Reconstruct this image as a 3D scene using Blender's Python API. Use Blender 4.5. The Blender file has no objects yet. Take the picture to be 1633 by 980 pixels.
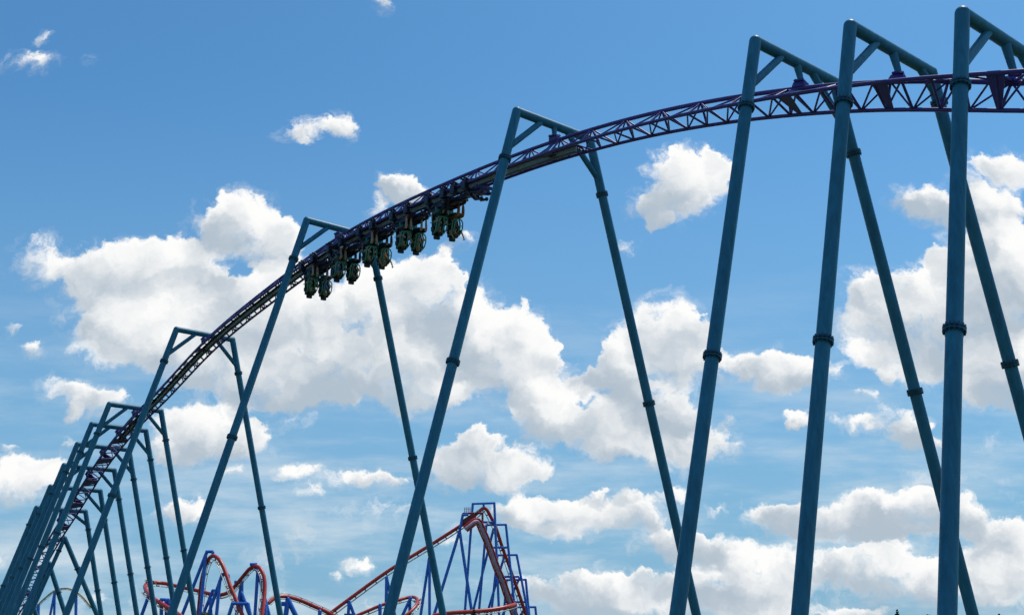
import bpy, bmesh, math, random
from mathutils import Vector, Matrix
R = math.radians
scene = bpy.context.scene
COL = scene.collection
random.seed(7)

# ------------------------------------------------------------------ camera
CAM = Vector((0, 0, 1.7))
FPX, PITCH = 1733.3, R(17.503)
cam_d = bpy.data.cameras.new('camera')
cam = bpy.data.objects.new('camera', cam_d); COL.objects.link(cam)
cam.location = CAM
cam.rotation_euler = (math.pi / 2 + PITCH, 0, 0)
cam_d.sensor_width = 36
cam_d.lens = FPX / 1633 * 36
cam_d.clip_start = 0.1
cam_d.clip_end = 8000
scene.camera = cam

def ray(x, y):
    """direction seen at pixel (x, y) of the 1633x980 photograph, forward component 1 along the heading"""
    u = (x - 816.5) / FPX; v = -(y - 490) / FPX
    c, s = math.cos(PITCH), math.sin(PITCH)
    r = Vector((u, c - v * s, s + v * c))
    return r / r.y

def at(x, y, d):
    """the point of the place seen there, d metres out along the heading"""
    return CAM + ray(x, y) * d

# ------------------------------------------------------------------ sun, exposure
SUN_EL, SUN_AZ = R(67), R(52)          # azimuth measured from the heading towards the right
sd = bpy.data.lights.new('sun', 'SUN'); sun = bpy.data.objects.new('sun', sd); COL.objects.link(sun)
sd.energy = 3.2; sd.angle = R(0.53); sd.color = (1.0, 0.95, 0.87)
sdir = Vector((math.sin(SUN_AZ) * math.cos(SUN_EL), math.cos(SUN_AZ) * math.cos(SUN_EL), math.sin(SUN_EL)))
sun.rotation_euler = sdir.to_track_quat('Z', 'Y').to_euler()
vs = scene.view_settings
scene.render.engine = 'CYCLES'
scene.cycles.use_adaptive_sampling = True; scene.cycles.adaptive_threshold = .03; scene.cycles.adaptive_min_samples = 16
scene.cycles.max_bounces = 6; scene.cycles.diffuse_bounces = 3; scene.cycles.glossy_bounces = 3
vs.view_transform = 'Standard'; vs.look = 'None'; vs.exposure = 0.0; vs.gamma = 1.0; vs.use_curve_mapping = False

# ------------------------------------------------------------------ world: sky and clouds
BLOBS = [  # x, y, rx, ry, weight: cloud puffs by the direction they are seen in
(58,411,46,38,1),(163,428,72,46,1),(217,467,112,80,1),(248,420,80,42,1),(200,514,60,40,0.9),(349,363,60,40,1),(392,362,66,50,1),(427,390,50,42,1),(457,392,26,32,0.7),
(310,448,110,62,1),(388,475,110,70,1),(271,514,110,65,1),(240,537,60,40,0.8),(330,553,100,70,1),(427,495,90,70,1),(446,553,110,80,1),(330,600,60,36,0.8),(427,611,70,50,0.9),
(12,516,17,11,1),(52,551,23,17,1),(147,560,52,18,0.55),(97,607,46,20,0.65),(128,626,55,22,0.75),(163,642,60,20,0.7),(114,657,18,15,1),
(330,682,100,50,1),(399,702,52,36,1),(288,692,52,50,0.9),(253,716,25,20,0.88),(35,768,78,44,1),(76,751,38,28,0.9),(14,838,48,17,0.7),(0,890,17,20,0.7),
(277,813,68,22,0.8),(309,806,38,22,0.8),(212,741,20,12,0.75),(378,756,24,13,0.88),(62,723,42,14,0.5),(104,707,20,13,0.88),(21,704,15,10,0.75),
(562,482,112,78,1),(652,461,78,70,1),(685,450,52,52,1),(726,502,62,62,1),(767,543,76,62,1),(828,551,52,52,1),(860,562,32,40,0.9),(799,604,70,46,0.9),(848,617,42,35,0.8),
(685,584,110,62,1),(603,584,110,52,1),(501,592,100,52,1),(522,633,52,27,0.7),(562,641,26,17,0.7),(677,633,60,30,0.8),(726,641,32,24,0.7),(473,608,60,32,0.8),
(726,441,17,30,0.69),(734,384,30,20,0.75),(840,488,8,12,0.75),(889,580,36,32,0.9),
(1061,521,56,54,1),(1028,574,86,60,1),(980,590,46,42,1),(1102,525,30,27,0.8),(1094,562,52,46,1),(1159,587,32,30,0.8),(935,603,30,22,0.7),(902,656,80,50,1),(853,676,42,34,0.9),
(963,680,72,46,1),(1061,644,56,42,1),(1028,656,60,46,1),(1004,721,62,30,0.8),(1078,721,52,30,0.8),(1102,697,52,36,0.8),(1147,705,38,26,0.55),(1184,717,32,18,0.42),(1159,668,16,13,0.75),
(1208,590,36,30,0.9),(1245,590,42,42,1),(1273,590,36,32,0.9),(1302,587,46,30,0.9),(1232,623,36,17,0.7),(1269,680,18,14,0.88),
(766,727,56,48,1),(734,731,46,42,1),(717,756,42,30,0.9),(799,760,56,30,0.9),(844,747,38,36,0.95),
(866,812,66,32,1),(817,824,42,28,0.9),(918,830,86,30,1),(1003,821,52,32,1),(1034,840,26,16,0.7),(939,790,21,16,1),(994,793,32,13,0.5),(856,852,60,15,0.5),
(1062,790,32,19,0.6),(1083,784,20,18,0.75),(1144,807,26,11,0.7),(1049,873,42,26,0.9),(1086,876,52,28,1),(1138,870,56,32,1),
(853,931,60,22,0.51),(911,931,80,25,0.55),(963,922,60,25,0.64),(945,956,80,28,0.55),(1040,934,80,25,0.51),(1132,931,90,30,0.55),(1162,950,100,25,0.55),(1208,913,80,40,0.51),
(1239,836,50,25,0.8),(1258,830,40,28,1),(1324,838,70,26,0.9),(1388,829,80,32,1),(1457,815,90,36,1),(1485,813,50,33,1),(1538,821,27,40,0.8),(1360,846,100,20,0.7),(1457,852,90,16,0.6),
(1596,871,76,42,1),(1618,854,50,32,1),(1618,899,70,45,0.77),(1402,871,42,27,0.6),(1374,904,80,28,0.68),(1424,910,80,36,0.72),(1319,899,80,36,0.59),(1457,937,70,32,0.72),(1222,915,70,40,0.47),
(1374,976,70,14,0.59),(1582,926,60,30,0.51),(1590,960,50,20,0.51),(1624,807,60,12,0.4),(1568,785,60,10,0.35),
(1448,315,40,23,0.85),(1488,328,46,26,0.85),(1576,293,60,42,0.9),(1615,269,50,32,0.9),(1556,328,42,26,0.8),(1610,333,42,16,0.6),(1600,382,46,36,1),(1497,421,23,26,1),(1576,416,80,60,1),
(1385,465,36,32,0.9),(1429,455,36,32,0.9),(1404,514,62,56,1),(1478,494,70,60,1),(1370,573,32,27,0.7),(1439,573,60,30,0.8),(1497,538,60,56,1),(1546,494,90,80,1),(1615,465,72,90,1),
(1576,592,70,42,1),(1615,592,60,52,1),(1561,631,30,22,0.8),(1615,631,42,27,0.8),(1404,602,15,15,0.75),(1373,636,20,12,0.88),(1429,671,46,30,0.9),(1453,690,42,26,0.9),(1350,680,50,16,0.65),(1282,680,26,15,0.7),
(1066,282,42,37,1),(1100,274,56,40,1),(1075,326,46,40,1),(1113,295,50,46,1),(1028,329,30,32,0.7),(1055,354,22,16,0.88),(1003,384,18,16,0.75),(1155,270,24,32,1),(1140,245,15,22,0.75),
(500,210,37,21,0.85),(540,205,24,24,0.94),(470,218,32,14,0.6),(480,232,13,12,0.75),(607,283,18,16,0.75),(625,298,42,20,0.9),(637,291,30,22,0.8),(652,304,30,14,0.65),(580,319,30,16,0.6),(591,335,17,26,0.5),
(55,103,42,19,0.85),(600,12,22,19,0.88),(75,63,16,10,0.62),(148,98,15,13,0.45),(470,670,24,13,0.56),(255,370,9,16,0.44),
(480,756,30,15,0.75),(547,766,47,19,0.8),(587,769,32,18,0.8),(630,772,22,15,0.88),(507,790,16,12,0.75),(575,897,26,13,0.85),(532,919,24,11,0.5),(602,958,24,15,0.6),(746,864,42,30,0.45),(706,879,42,22,0.45),
(602,815,75,18,0.3),(465,870,75,26,0.34),(700,930,60,25,0.45),(420,950,60,25,0.4),(150,960,90,20,0.5)]
BLOBS += [(1050,945,220,45,.36),(1350,930,250,60,.34),(1560,945,120,55,.40),(950,968,170,26,.40),(1200,975,220,20,.42),(1530,338,60,28,.75),(1590,338,50,28,.75),(1445,600,60,20,.6),(1500,700,120,16,.32),(1480,760,150,14,.30),(560,830,120,22,.30),(470,900,90,24,.32)]
HOLES = [(362,414,42,26,1.0),(385,434,30,16,.9),(470,545,18,18,.25),(925,640,20,12,.5),(1050,620,25,10,.35),(505,540,20,30,.3),(700,385,40,16,.4),
(925,535,34,60,.9),(905,590,18,22,.5),(885,778,70,16,.9),(1000,764,95,20,.9),(300,630,80,13,.7),(420,658,46,12,.6),(960,620,30,10,.4),(1180,640,40,22,.7),(1110,930,50,14,.4),(1290,885,60,12,.4),(1000,905,80,12,.5),
(870,905,70,10,.5),(1480,890,50,10,.4),(1350,870,60,8,.35),(1260,640,60,16,.5),(1340,620,30,24,.5),(760,690,90,14,.5),(690,700,40,16,.5)]

world = bpy.data.worlds.new('World'); scene.world = world; world.use_nodes = True
wt = world.node_tree; wt.nodes.clear()
WN, WL = wt.nodes, wt.links
def sock(n, i, v):
    if v is None: return
    if isinstance(v, bpy.types.NodeSocket): WL.new(v, n.inputs[i])
    else: n.inputs[i].default_value = v
def M(op, a, b=None, c=None, clamp=False):
    n = WN.new('ShaderNodeMath'); n.operation = op; n.use_clamp = clamp
    for i, v in enumerate((a, b, c)): sock(n, i, v)
    return n.outputs[0]
def VM(op, a, b=None, c=None):
    n = WN.new('ShaderNodeVectorMath'); n.operation = op
    for i, v in enumerate((a, b, c)): sock(n, i, v)
    return n.outputs['Value'] if op in ('DOT_PRODUCT', 'LENGTH') else n.outputs[0]
def NOISE(vec, scale, detail, rough=.55, lac=2.0):
    n = WN.new('ShaderNodeTexNoise'); n.noise_dimensions = '3D'
    WL.new(vec, n.inputs['Vector'])
    n.inputs['Scale'].default_value = scale; n.inputs['Detail'].default_value = detail
    n.inputs['Roughness'].default_value = rough; n.inputs['Lacunarity'].default_value = lac
    return n
def SMOOTH(v, a, b, lo=0., hi=1.):
    n = WN.new('ShaderNodeMapRange'); n.interpolation_type = 'SMOOTHSTEP'
    sock(n, 0, v); n.inputs[1].default_value = a; n.inputs[2].default_value = b
    n.inputs[3].default_value = lo; n.inputs[4].default_value = hi
    return n.outputs[0]
def MIXC(f, a, b):
    n = WN.new('ShaderNodeMix'); n.data_type = 'RGBA'
    sock(n, 0, f); sock(n, 6, a); sock(n, 7, b)
    return n.outputs[2]

tc = WN.new('ShaderNodeTexCoord')
sep = WN.new('ShaderNodeSeparateXYZ'); WL.new(tc.outputs['Generated'], sep.inputs[0])
ay = M('MAXIMUM', M('ABSOLUTE', sep.outputs[1]), .12)       # the clouds of the far half of the sky repeat in the half behind
cu = M('DIVIDE', sep.outputs[0], ay); cv = M('DIVIDE', sep.outputs[2], ay)
cq = WN.new('ShaderNodeCombineXYZ'); WL.new(cu, cq.inputs[0]); WL.new(cv, cq.inputs[1])
q0 = cq.outputs[0]
# wander the coordinate a little so no puff keeps an oval outline
wn = NOISE(q0, 11, 3, .5); wn2 = NOISE(q0, 42, 5, .6)
q1 = VM('MULTIPLY_ADD', VM('SUBTRACT', wn.outputs['Color'], (.5, .5, .5)), (.055, .042, 0), q0)
q1 = VM('MULTIPLY_ADD', VM('SUBTRACT', wn2.outputs['Color'], (.5, .5, .5)), (.030, .026, 0), q1)
wn3 = NOISE(q0, 120, 4, .6)
q1 = VM('MULTIPLY_ADD', VM('SUBTRACT', wn3.outputs['Color'], (.5, .5, .5)), (.011, .010, 0), q1)
def uv(x, y):
    r = ray(x, y); return Vector((r.x, r.z))
LDIR = (.35, .94, 0)
acc = lit = None
for (x, y, rx, ry, w) in BLOBS:
    c = uv(x, y); ex = (uv(x + rx, y) - uv(x - rx, y)).length / 2 * 1.30; ey = (uv(x, y - ry) - uv(x, y + ry)).length / 2 * 1.30
    p = VM('MULTIPLY_ADD', q1, (1 / ex, 1 / ey, 0), (-c.x / ex, -c.y / ey, 0))
    b = M('MAXIMUM', M('MULTIPLY_ADD', VM('DOT_PRODUCT', p, p), -w, w), 0.)
    acc = b if acc is None else M('ADD', acc, b)
    l = VM('DOT_PRODUCT', p, LDIR)
    lit = M('MULTIPLY', l, b) if lit is None else M('MULTIPLY_ADD', l, b, lit)
holes = None
for (x, y, rx, ry, w) in HOLES:
    c = uv(x, y); ex = (uv(x + rx, y) - uv(x - rx, y)).length / 2; ey = (uv(x, y - ry) - uv(x, y + ry)).length / 2
    p = VM('MULTIPLY_ADD', q1, (1 / ex, 1 / ey, 0), (-c.x / ex, -c.y / ey, 0))
    b = M('MAXIMUM', M('MULTIPLY_ADD', VM('DOT_PRODUCT', p, p), -w, w), 0.)
    holes = b if holes is None else M('ADD', holes, b)
puff = M('DIVIDE', lit, M('ADD', acc, .05))                 # -1 underside .. 1 sunlit top of a puff
mass = M('SUBTRACT', M('MINIMUM', acc, 1.3), holes)
n1 = NOISE(q1, 22, 10, .66)
n2 = NOISE(q1, 6.5, 4, .5)
n3 = NOISE(q1, 12, 5, .5); n3b = NOISE(VM('ADD', q1, (.012, .030, 0)), 12, 5, .5)
vo = WN.new('ShaderNodeTexVoronoi'); vo.feature = 'F1'; vo.voronoi_dimensions = '2D'
WL.new(q1, vo.inputs['Vector']); vo.inputs['Scale'].default_value = 26; vo.inputs['Detail'].default_value = 3; vo.inputs['Roughness'].default_value = .55; vo.normalize = True
gate = M('MINIMUM', M('MAXIMUM', M('MULTIPLY', mass, 2.6), 0.), 1.)
nz = M('ADD', M('MULTIPLY', M('SUBTRACT', n1.outputs[0], .5), 2.5), M('MULTIPLY', M('SUBTRACT', n2.outputs[0], .5), .5))
nz = M('ADD', nz, M('MULTIPLY', M('SUBTRACT', .38, vo.outputs['Distance']), .75))
dens = M('MULTIPLY_ADD', nz, gate, M('MULTIPLY', M('SUBTRACT', mass, .20), .95))
top = SMOOTH(puff, -.5, .5)
soft = M('MULTIPLY_ADD', top, -.50, 1.00)
wisp = M('MULTIPLY', M('MULTIPLY', SMOOTH(n1.outputs[0], .45, .70), M('MINIMUM', M('MAXIMUM', M('MULTIPLY', M('SUBTRACT', mass, .04), 3.), 0.), 1.)), .6)
back = SMOOTH(sep.outputs[1], -.30, .05, .30, 1)             # fewer clouds in the half of the sky behind
alpha = M('MULTIPLY', M('MAXIMUM', SMOOTH(M('DIVIDE', M('SUBTRACT', dens, .20), soft), 0, 1), wisp), back)
thick = SMOOTH(dens, .5, 1.5)
relief = M('MULTIPLY', M('SUBTRACT', n3.outputs[0], n3b.outputs[0]), 1.9)
fine = M('ADD', M('MULTIPLY', M('SUBTRACT', n1.outputs[0], .5), .95), M('MULTIPLY', M('SUBTRACT', .4, vo.outputs['Distance']), .55))
shade = M('ADD', M('ADD', M('MULTIPLY', puff, .80), relief), M('ADD', fine, M('MULTIPLY', M('SUBTRACT', n2.outputs[0], .5), 1.5)))
light = SMOOTH(M('SUBTRACT', shade, M('MULTIPLY', thick, .32)), -.62, .42)
ccol = MIXC(light, (4.5, 5.35, 6.2, 1), (9.9, 9.9, 9.8, 1))
# thin high veil, thicker towards the horizon
vs_ = WN.new('ShaderNodeMapping'); WL.new(q0, vs_.inputs[0]); vs_.inputs['Scale'].default_value = (3.2, 15, 1); vs_.inputs['Rotation'].default_value = (0, 0, R(6))
nv = NOISE(vs_.outputs[0], 1.6, 7, .6)
veil = M('MULTIPLY', SMOOTH(nv.outputs[0], .40, .74), SMOOTH(cv, .40, .02, .0, .85))
hz = SMOOTH(cv, .60, .0, 0, .85)
sky = WN.new('ShaderNodeTexSky'); sky.sky_type = 'NISHITA'; sky.sun_disc = False
sky.sun_elevation = SUN_EL; sky.sun_rotation = SUN_AZ
sky.altitude = 100; sky.air_density = 1.0; sky.dust_density = 1.0; sky.ozone_density = 1.0
skyc = sky.outputs[0]
SKYMUL = (.565, 1.11, 1.38)
sk1 = VM('MULTIPLY', skyc, SKYMUL)
sk2 = MIXC(hz, sk1, (2.3, 4.35, 6.4, 1))
sk3 = MIXC(veil, sk2, (6.9, 7.8, 8.4, 1))
final = MIXC(alpha, sk3, ccol)
bg = WN.new('ShaderNodeBackground'); bg.inputs['Strength'].default_value = 0.1
WL.new(final, bg.inputs['Color'])
wo = WN.new('ShaderNodeOutputWorld'); WL.new(bg.outputs[0], wo.inputs['Surface'])

# ------------------------------------------------------------------ materials
def mat(name, col, rough=.5, metal=0., var=.12, scale=3., spec=.5, bump=0.):
    m = bpy.data.materials.new(name); m.use_nodes = True
    t = m.node_tree; b = t.nodes['Principled BSDF']
    b.inputs['Roughness'].default_value = rough; b.inputs['Metallic'].default_value = metal
    b.inputs['Specular IOR Level'].default_value = spec
    tcn = t.nodes.new('ShaderNodeTexCoord')
    n = t.nodes.new('ShaderNodeTexNoise'); n.inputs['Scale'].default_value = scale; n.inputs['Detail'].default_value = 6
    t.links.new(tcn.outputs['Object'], n.inputs['Vector'])
    r = t.nodes.new('ShaderNodeValToRGB')
    r.color_ramp.elements[0].position = .3; r.color_ramp.elements[1].position = .7
    r.color_ramp.elements[0].color = tuple(c * (1 - var) for c in col) + (1,)
    r.color_ramp.elements[1].color = tuple(min(1, c * (1 + var)) for c in col) + (1,)
    t.links.new(n.outputs[0], r.inputs[0]); t.links.new(r.outputs[0], b.inputs['Base Color'])
    rr = t.nodes.new('ShaderNodeMapRange'); rr.inputs[3].default_value = max(0, rough - .07); rr.inputs[4].default_value = min(1, rough + .07)
    t.links.new(n.outputs[0], rr.inputs[0]); t.links.new(rr.outputs[0], b.inputs['Roughness'])
    if bump:
        bp = t.nodes.new('ShaderNodeBump'); bp.inputs['Strength'].default_value = bump; bp.inputs['Distance'].default_value = .02
        t.links.new(n.outputs[0], bp.inputs['Height']); t.links.new(bp.outputs[0], b.inputs['Normal'])
    return m
TEAL = mat('teal_paint', (.029, .165, .248), .48, 0, .10, 1.3, .34)
def streak(m, amt):
    """rain streaks and faded patches running down a painted column"""
    t = m.node_tree; b = t.nodes['Principled BSDF']; src = b.inputs['Base Color'].links[0].from_socket
    g = t.nodes.new('ShaderNodeNewGeometry'); mp = t.nodes.new('ShaderNodeMapping'); mp.inputs['Scale'].default_value = (9, 9, .28)
    t.links.new(g.outputs['Position'], mp.inputs[0])
    n = t.nodes.new('ShaderNodeTexNoise'); n.inputs['Scale'].default_value = 1; n.inputs['Detail'].default_value = 7; n.inputs['Roughness'].default_value = .62
    t.links.new(mp.outputs[0], n.inputs['Vector'])
    r = t.nodes.new('ShaderNodeMapRange'); r.inputs[1].default_value = .35; r.inputs[2].default_value = .72; r.inputs[3].default_value = 1 - amt; r.inputs[4].default_value = 1 + amt * .9
    t.links.new(n.outputs[0], r.inputs[0])
    v = t.nodes.new('ShaderNodeVectorMath'); v.operation = 'SCALE'
    t.links.new(src, v.inputs[0]); t.links.new(r.outputs[0], v.inputs['Scale']); t.links.new(v.outputs[0], b.inputs['Base Color'])
streak(TEAL, .22)
TEALD = mat('dark_teal_flange', (.007, .06, .095), .42, 0, .15, 8)
PURP = mat('purple_paint', (.060, .030, .20), .45, 0, .16, 2.0)
PURPD = mat('deep_purple_plate', (.060, .036, .20), .42, 0, .15, 4.0)
NAVY = mat('blue_violet_chassis', (.011, .009, .048), .42, .1, .25, 9)
BEIGE = mat('stator_casing', (.33, .35, .29), .5, .1, .15, 5)
DARK = mat('dark_mounting', (.018, .022, .03), .5, .2, .2, 7)
STEEL = mat('bolt_steel', (.16, .17, .17), .4, .7, .2, 30)
RUBB = mat('black_wheel', (.012, .012, .013), .6, 0, .2, 14)
HUBM = mat('wheel_hub', (.16, .15, .07), .45, .3, .2, 20)
GREEN = mat('sea_green_panel', (.015, .20, .17), .4, 0, .12, 6)
SHELL = mat('dark_green_seat', (.010, .045, .045), .5, 0, .2, 10)
PAD = mat('black_padding', (.012, .016, .017), .65, 0, .2, 20)
HARN = mat('pale_green_harness', (.10, .26, .18), .45, 0, .15, 10)
RED = mat('red_paint', (.52, .035, .020), .38, 0, .14, .7)
REDD = mat('dark_red_paint', (.20, .012, .018), .42, 0, .16, .9)
PINK = mat('faded_red_grating', (.52, .27, .31), .6, 0, .2, 2)
CREAM = mat('bare_steel_rail', (.52, .50, .40), .38, .35, .15, 3)
BLUE = mat('cobalt_paint', (.022, .16, .60), .38, 0, .12, .8)
TAN = mat('tan_track_paint', (.46, .36, .20), .45, 0, .15, 1)
CONC = mat('concrete', (.34, .33, .30), .85, 0, .18, 3, .3, .3)
BARK = mat('bark', (.09, .06, .04), .9, 0, .3, 5, .2, .6)
WHITE = mat('white_panel', (.78, .77, .74), .45, 0, .06, 2)

# ------------------------------------------------------------------ mesh helpers
class MB:
    def __init__(self): self.v = []; self.f = []; self.sm = []
    def add(self, vs, fs, smooth=False):
        o = len(self.v); self.v += [Vector(p) for p in vs]
        self.f += [tuple(i + o for i in f) for f in fs]; self.sm += [smooth] * len(fs)
    def tube(self, pts, r, n=8, caps=True):
        pts = [Vector(p) for p in pts]; k = len(pts)
        rs = r if isinstance(r, (list, tuple)) else [r] * k
        vs = []; up = None
        for i, p in enumerate(pts):
            t = (pts[min(i + 1, k - 1)] - pts[max(i - 1, 0)]).normalized()
            if up is None:
                up = t.orthogonal().normalized()
            up = (up - t * up.dot(t)).normalized(); sd_ = t.cross(up)
            for j in range(n):
                a = 2 * math.pi * j / n
                vs.append(p + (up * math.cos(a) + sd_ * math.sin(a)) * rs[i])
        fs = []
        for i in range(k - 1):
            for j in range(n):
                fs.append((i * n + j, i * n + (j + 1) % n, (i + 1) * n + (j + 1) % n, (i + 1) * n + j))
        self.add(vs, fs, True)
        if caps:
            self.add(vs[:n], [tuple(range(n))[::-1]]); self.add(vs[-n:], [tuple(range(n))])
        return self
    def ball(self, c, r, n=12, m=8):
        c = Vector(c); rr = r if isinstance(r, (tuple, list, Vector)) else (r, r, r)
        vs = [c + Vector((0, 0, rr[2]))]
        for i in range(1, m):
            th = math.pi * i / m
            for j in range(n):
                ph = 2 * math.pi * j / n
                vs.append(c + Vector((rr[0] * math.sin(th) * math.cos(ph), rr[1] * math.sin(th) * math.sin(ph), rr[2] * math.cos(th))))
        vs.append(c - Vector((0, 0, rr[2])))
        fs = [(0, 1 + j, 1 + (j + 1) % n) for j in range(n)]
        for i in range(m - 2):
            for j in range(n):
                a = 1 + i * n + j; b = 1 + i * n + (j + 1) % n
                fs.append((a, a + n, b + n, b))
        l = len(vs) - 1; o = 1 + (m - 2) * n
        fs += [(o + j, l, o + (j + 1) % n) for j in range(n)]
        self.add(vs, fs, True); return self
    def box(self, c, ax, ay, az, bev=0.):
        """c centre, ax ay az half-extent vectors"""
        c = Vector(c); ax, ay, az = Vector(ax), Vector(ay), Vector(az)
        if not bev:
            vs = [c + ax * i + ay * j + az * k for k in (-1, 1) for j in (-1, 1) for i in (-1, 1)]
            self.add(vs, [(0, 2, 3, 1), (4, 5, 7, 6), (0, 1, 5, 4), (2, 6, 7, 3), (0, 4, 6, 2), (1, 3, 7, 5)])
        else:
            bm = bmesh.new(); bmesh.ops.create_cube(bm, size=2)
            L = [ax.length, ay.length, az.length]
            for v in bm.verts: v.co = Vector((v.co.x * L[0], v.co.y * L[1], v.co.z * L[2]))
            bmesh.ops.bevel(bm, geom=bm.edges[:], offset=min(bev, min(L) * .9), segments=2, profile=.6, affect='EDGES')
            bm.verts.index_update()
            X, Y, Z = ax.normalized(), ay.normalized(), az.normalized()
            self.add([c + X * v.co.x + Y * v.co.y + Z * v.co.z for v in bm.verts], [tuple(v.index for v in f.verts) for f in bm.faces])
            bm.free()
        return self
    def plate(self, poly, t):
        """flat polygon thickened by vector t on both sides"""
        n = len(poly); t = Vector(t); poly = [Vector(p) for p in poly]
        vs = [p - t for p in poly] + [p + t for p in poly]
        fs = [tuple(range(n))[::-1], tuple(range(n, 2 * n))] + [(i, (i + 1) % n, (i + 1) % n + n, i + n) for i in range(n)]
        self.add(vs, fs); return self
    def build(self, name, material, parent=None, origin=None):
        me = bpy.data.meshes.new(name)
        o_ = Vector(origin) if origin is not None else (parent_loc(parent) if parent else Vector())
        me.from_pydata([tuple(p - o_) for p in self.v], [], self.f)
        me.polygons.foreach_set('use_smooth', self.sm)
        me.materials.append(material); me.update()
        ob = bpy.data.objects.new(name, me); COL.objects.link(ob)
        if parent is not None:
            ob.parent = parent; 
        elif origin is not None: ob.location = origin
        return ob
LOCS = {}
def parent_loc(p):
    l = Vector()
    while p is not None: l += Vector(p.location); p = p.parent
    return l
def thing(name, label, cat, loc=(0, 0, 0), group=None):
    o = bpy.data.objects.new(name, None); COL.objects.link(o); o.empty_display_size = .3
    o.location = loc; o['label'] = label; o['category'] = cat
    if group: o['group'] = group
    return o
def tag(o, label, cat, group=None):
    o['label'] = label; o['category'] = cat
    if group: o['group'] = group
    return o

# ------------------------------------------------------------------ ground
gm = bpy.data.materials.new('grass_ground'); gm.use_nodes = True
t = gm.node_tree; b = t.nodes['Principled BSDF']; b.inputs['Roughness'].default_value = .95
tcn = t.nodes.new('ShaderNodeTexCoord')
na = t.nodes.new('ShaderNodeTexNoise'); na.inputs['Scale'].default_value = .08; na.inputs['Detail'].default_value = 9
nb = t.nodes.new('ShaderNodeTexNoise'); nb.inputs['Scale'].default_value = 3; nb.inputs['Detail'].default_value = 8
t.links.new(tcn.outputs['Object'], na.inputs['Vector']); t.links.new(tcn.outputs['Object'], nb.inputs['Vector'])
ra = t.nodes.new('ShaderNodeValToRGB'); ra.color_ramp.elements[0].color = (.024, .048, .013, 1); ra.color_ramp.elements[1].color = (.070, .092, .034, 1)
ra.color_ramp.elements[0].position = .35; ra.color_ramp.elements[1].position = .68
mx = t.nodes.new('ShaderNodeMath'); mx.operation = 'MULTIPLY_ADD'; mx.inputs[1].default_value = .5
t.links.new(nb.outputs[0], mx.inputs[0])
hf = t.nodes.new('ShaderNodeMath'); hf.operation = 'MULTIPLY'; hf.inputs[1].default_value = .5
t.links.new(na.outputs[0], hf.inputs[0]); t.links.new(hf.outputs[0], mx.inputs[2])
t.links.new(mx.outputs[0], ra.inputs[0]); t.links.new(ra.outputs[0], b.inputs['Base Color'])
g = MB(); S_ = 4000; N_ = 20
g.add([(-S_ + 2 * S_ * i / N_, -S_ + 2 * S_ * j / N_, 0) for j in range(N_ + 1) for i in range(N_ + 1)],
      [(j * (N_ + 1) + i, j * (N_ + 1) + i + 1, (j + 1) * (N_ + 1) + i + 1, (j + 1) * (N_ + 1) + i) for j in range(N_) for i in range(N_)])
gr = g.build('ground', gm); gr['kind'] = 'structure'

# ------------------------------------------------------------------ the teal and purple coaster
SC = .66                                           # survey units to metres
LAT = Vector((.779504, .626397, 0)); TRK = Vector((-.626397, .779504, 0)); UP = Vector((0, 0, 1))
LAT0, BAT, DIA = 33.8969, .27085, .4764
def P3(l, s, z): return LAT * (l * SC) + TRK * (s * SC) + Vector((0, 0, 1.7 + z * SC))
GZ = -1.7 / SC
FRAMES = [  # along, height of the crossbeam, half beam, collars (left upper, left lower, right upper, right lower)
(15.071, 20.025, 2.738, 2.94, 11.43, 3.0, 11.4), (19.255, 21.614, 2.668, 3.43, 12.46, 1.22, 11.29),
(23.517, 23.007, 2.63, 3.19, 13.5, 3.05, 12.93), (38.662, 26.171, 2.512, 2.86, 13.78, 3.01, 13.95),
(60.917, 27.27, 2.443, 2.93, 15.06, 2.88, 14.93), (82.216, 24.589, 2.41, 2.77, 13.58, 2.76, 13.52),
(96.536, 20.933, 2.371, 2.78, 11.52, 2.61, 12.32), (100.292, 19.702, 2.511, 2.65, 11.17, 2.67, 11.5),
(104.057, 18.403, 2.44, 2.72, 10.62, 2.76, 10.87), (107.486, 16.869, 2.404, 2.82, 9.72, 2.79, 9.79),
(110.955, 15.228, 2.406, 2.75, 8.74, 2.84, 8.79), (114.753, 13.56, 2.401, 1.75, 7.64, 1.8, 7.76)]
SK = [2, 8.0, 14.0, 19.0, 24.0, 31.0, 39.0, 50.0, 61.0, 72.0, 83.0, 92.0, 97.0, 101.0, 105.0, 109.0, 113.0, 117.0, 122.0, 127, 132]
ZK = [11.6, 14.961, 17.91, 20.174, 21.976, 23.877, 25.308, 26.379, 26.638, 25.615, 23.806, 21.387, 20.19, 18.899, 17.365, 15.316, 13.219, 11.233, 8.2, 5.0, 2.6]
FK = [2, 8.0, 14.0, 19.0, 24.0, 31.0, 39.0, 50.0, 61.0, 75.0, 90.0, 100.0, 108.0, 116.0, 122.0, 132]
PK = [-2.1, -1.5936, -.9697, -.5552, -.2651, -.0462, .0871, .115, .08, .0511, .0824, .1697, .1803, .2054, .35, .5]
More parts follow.
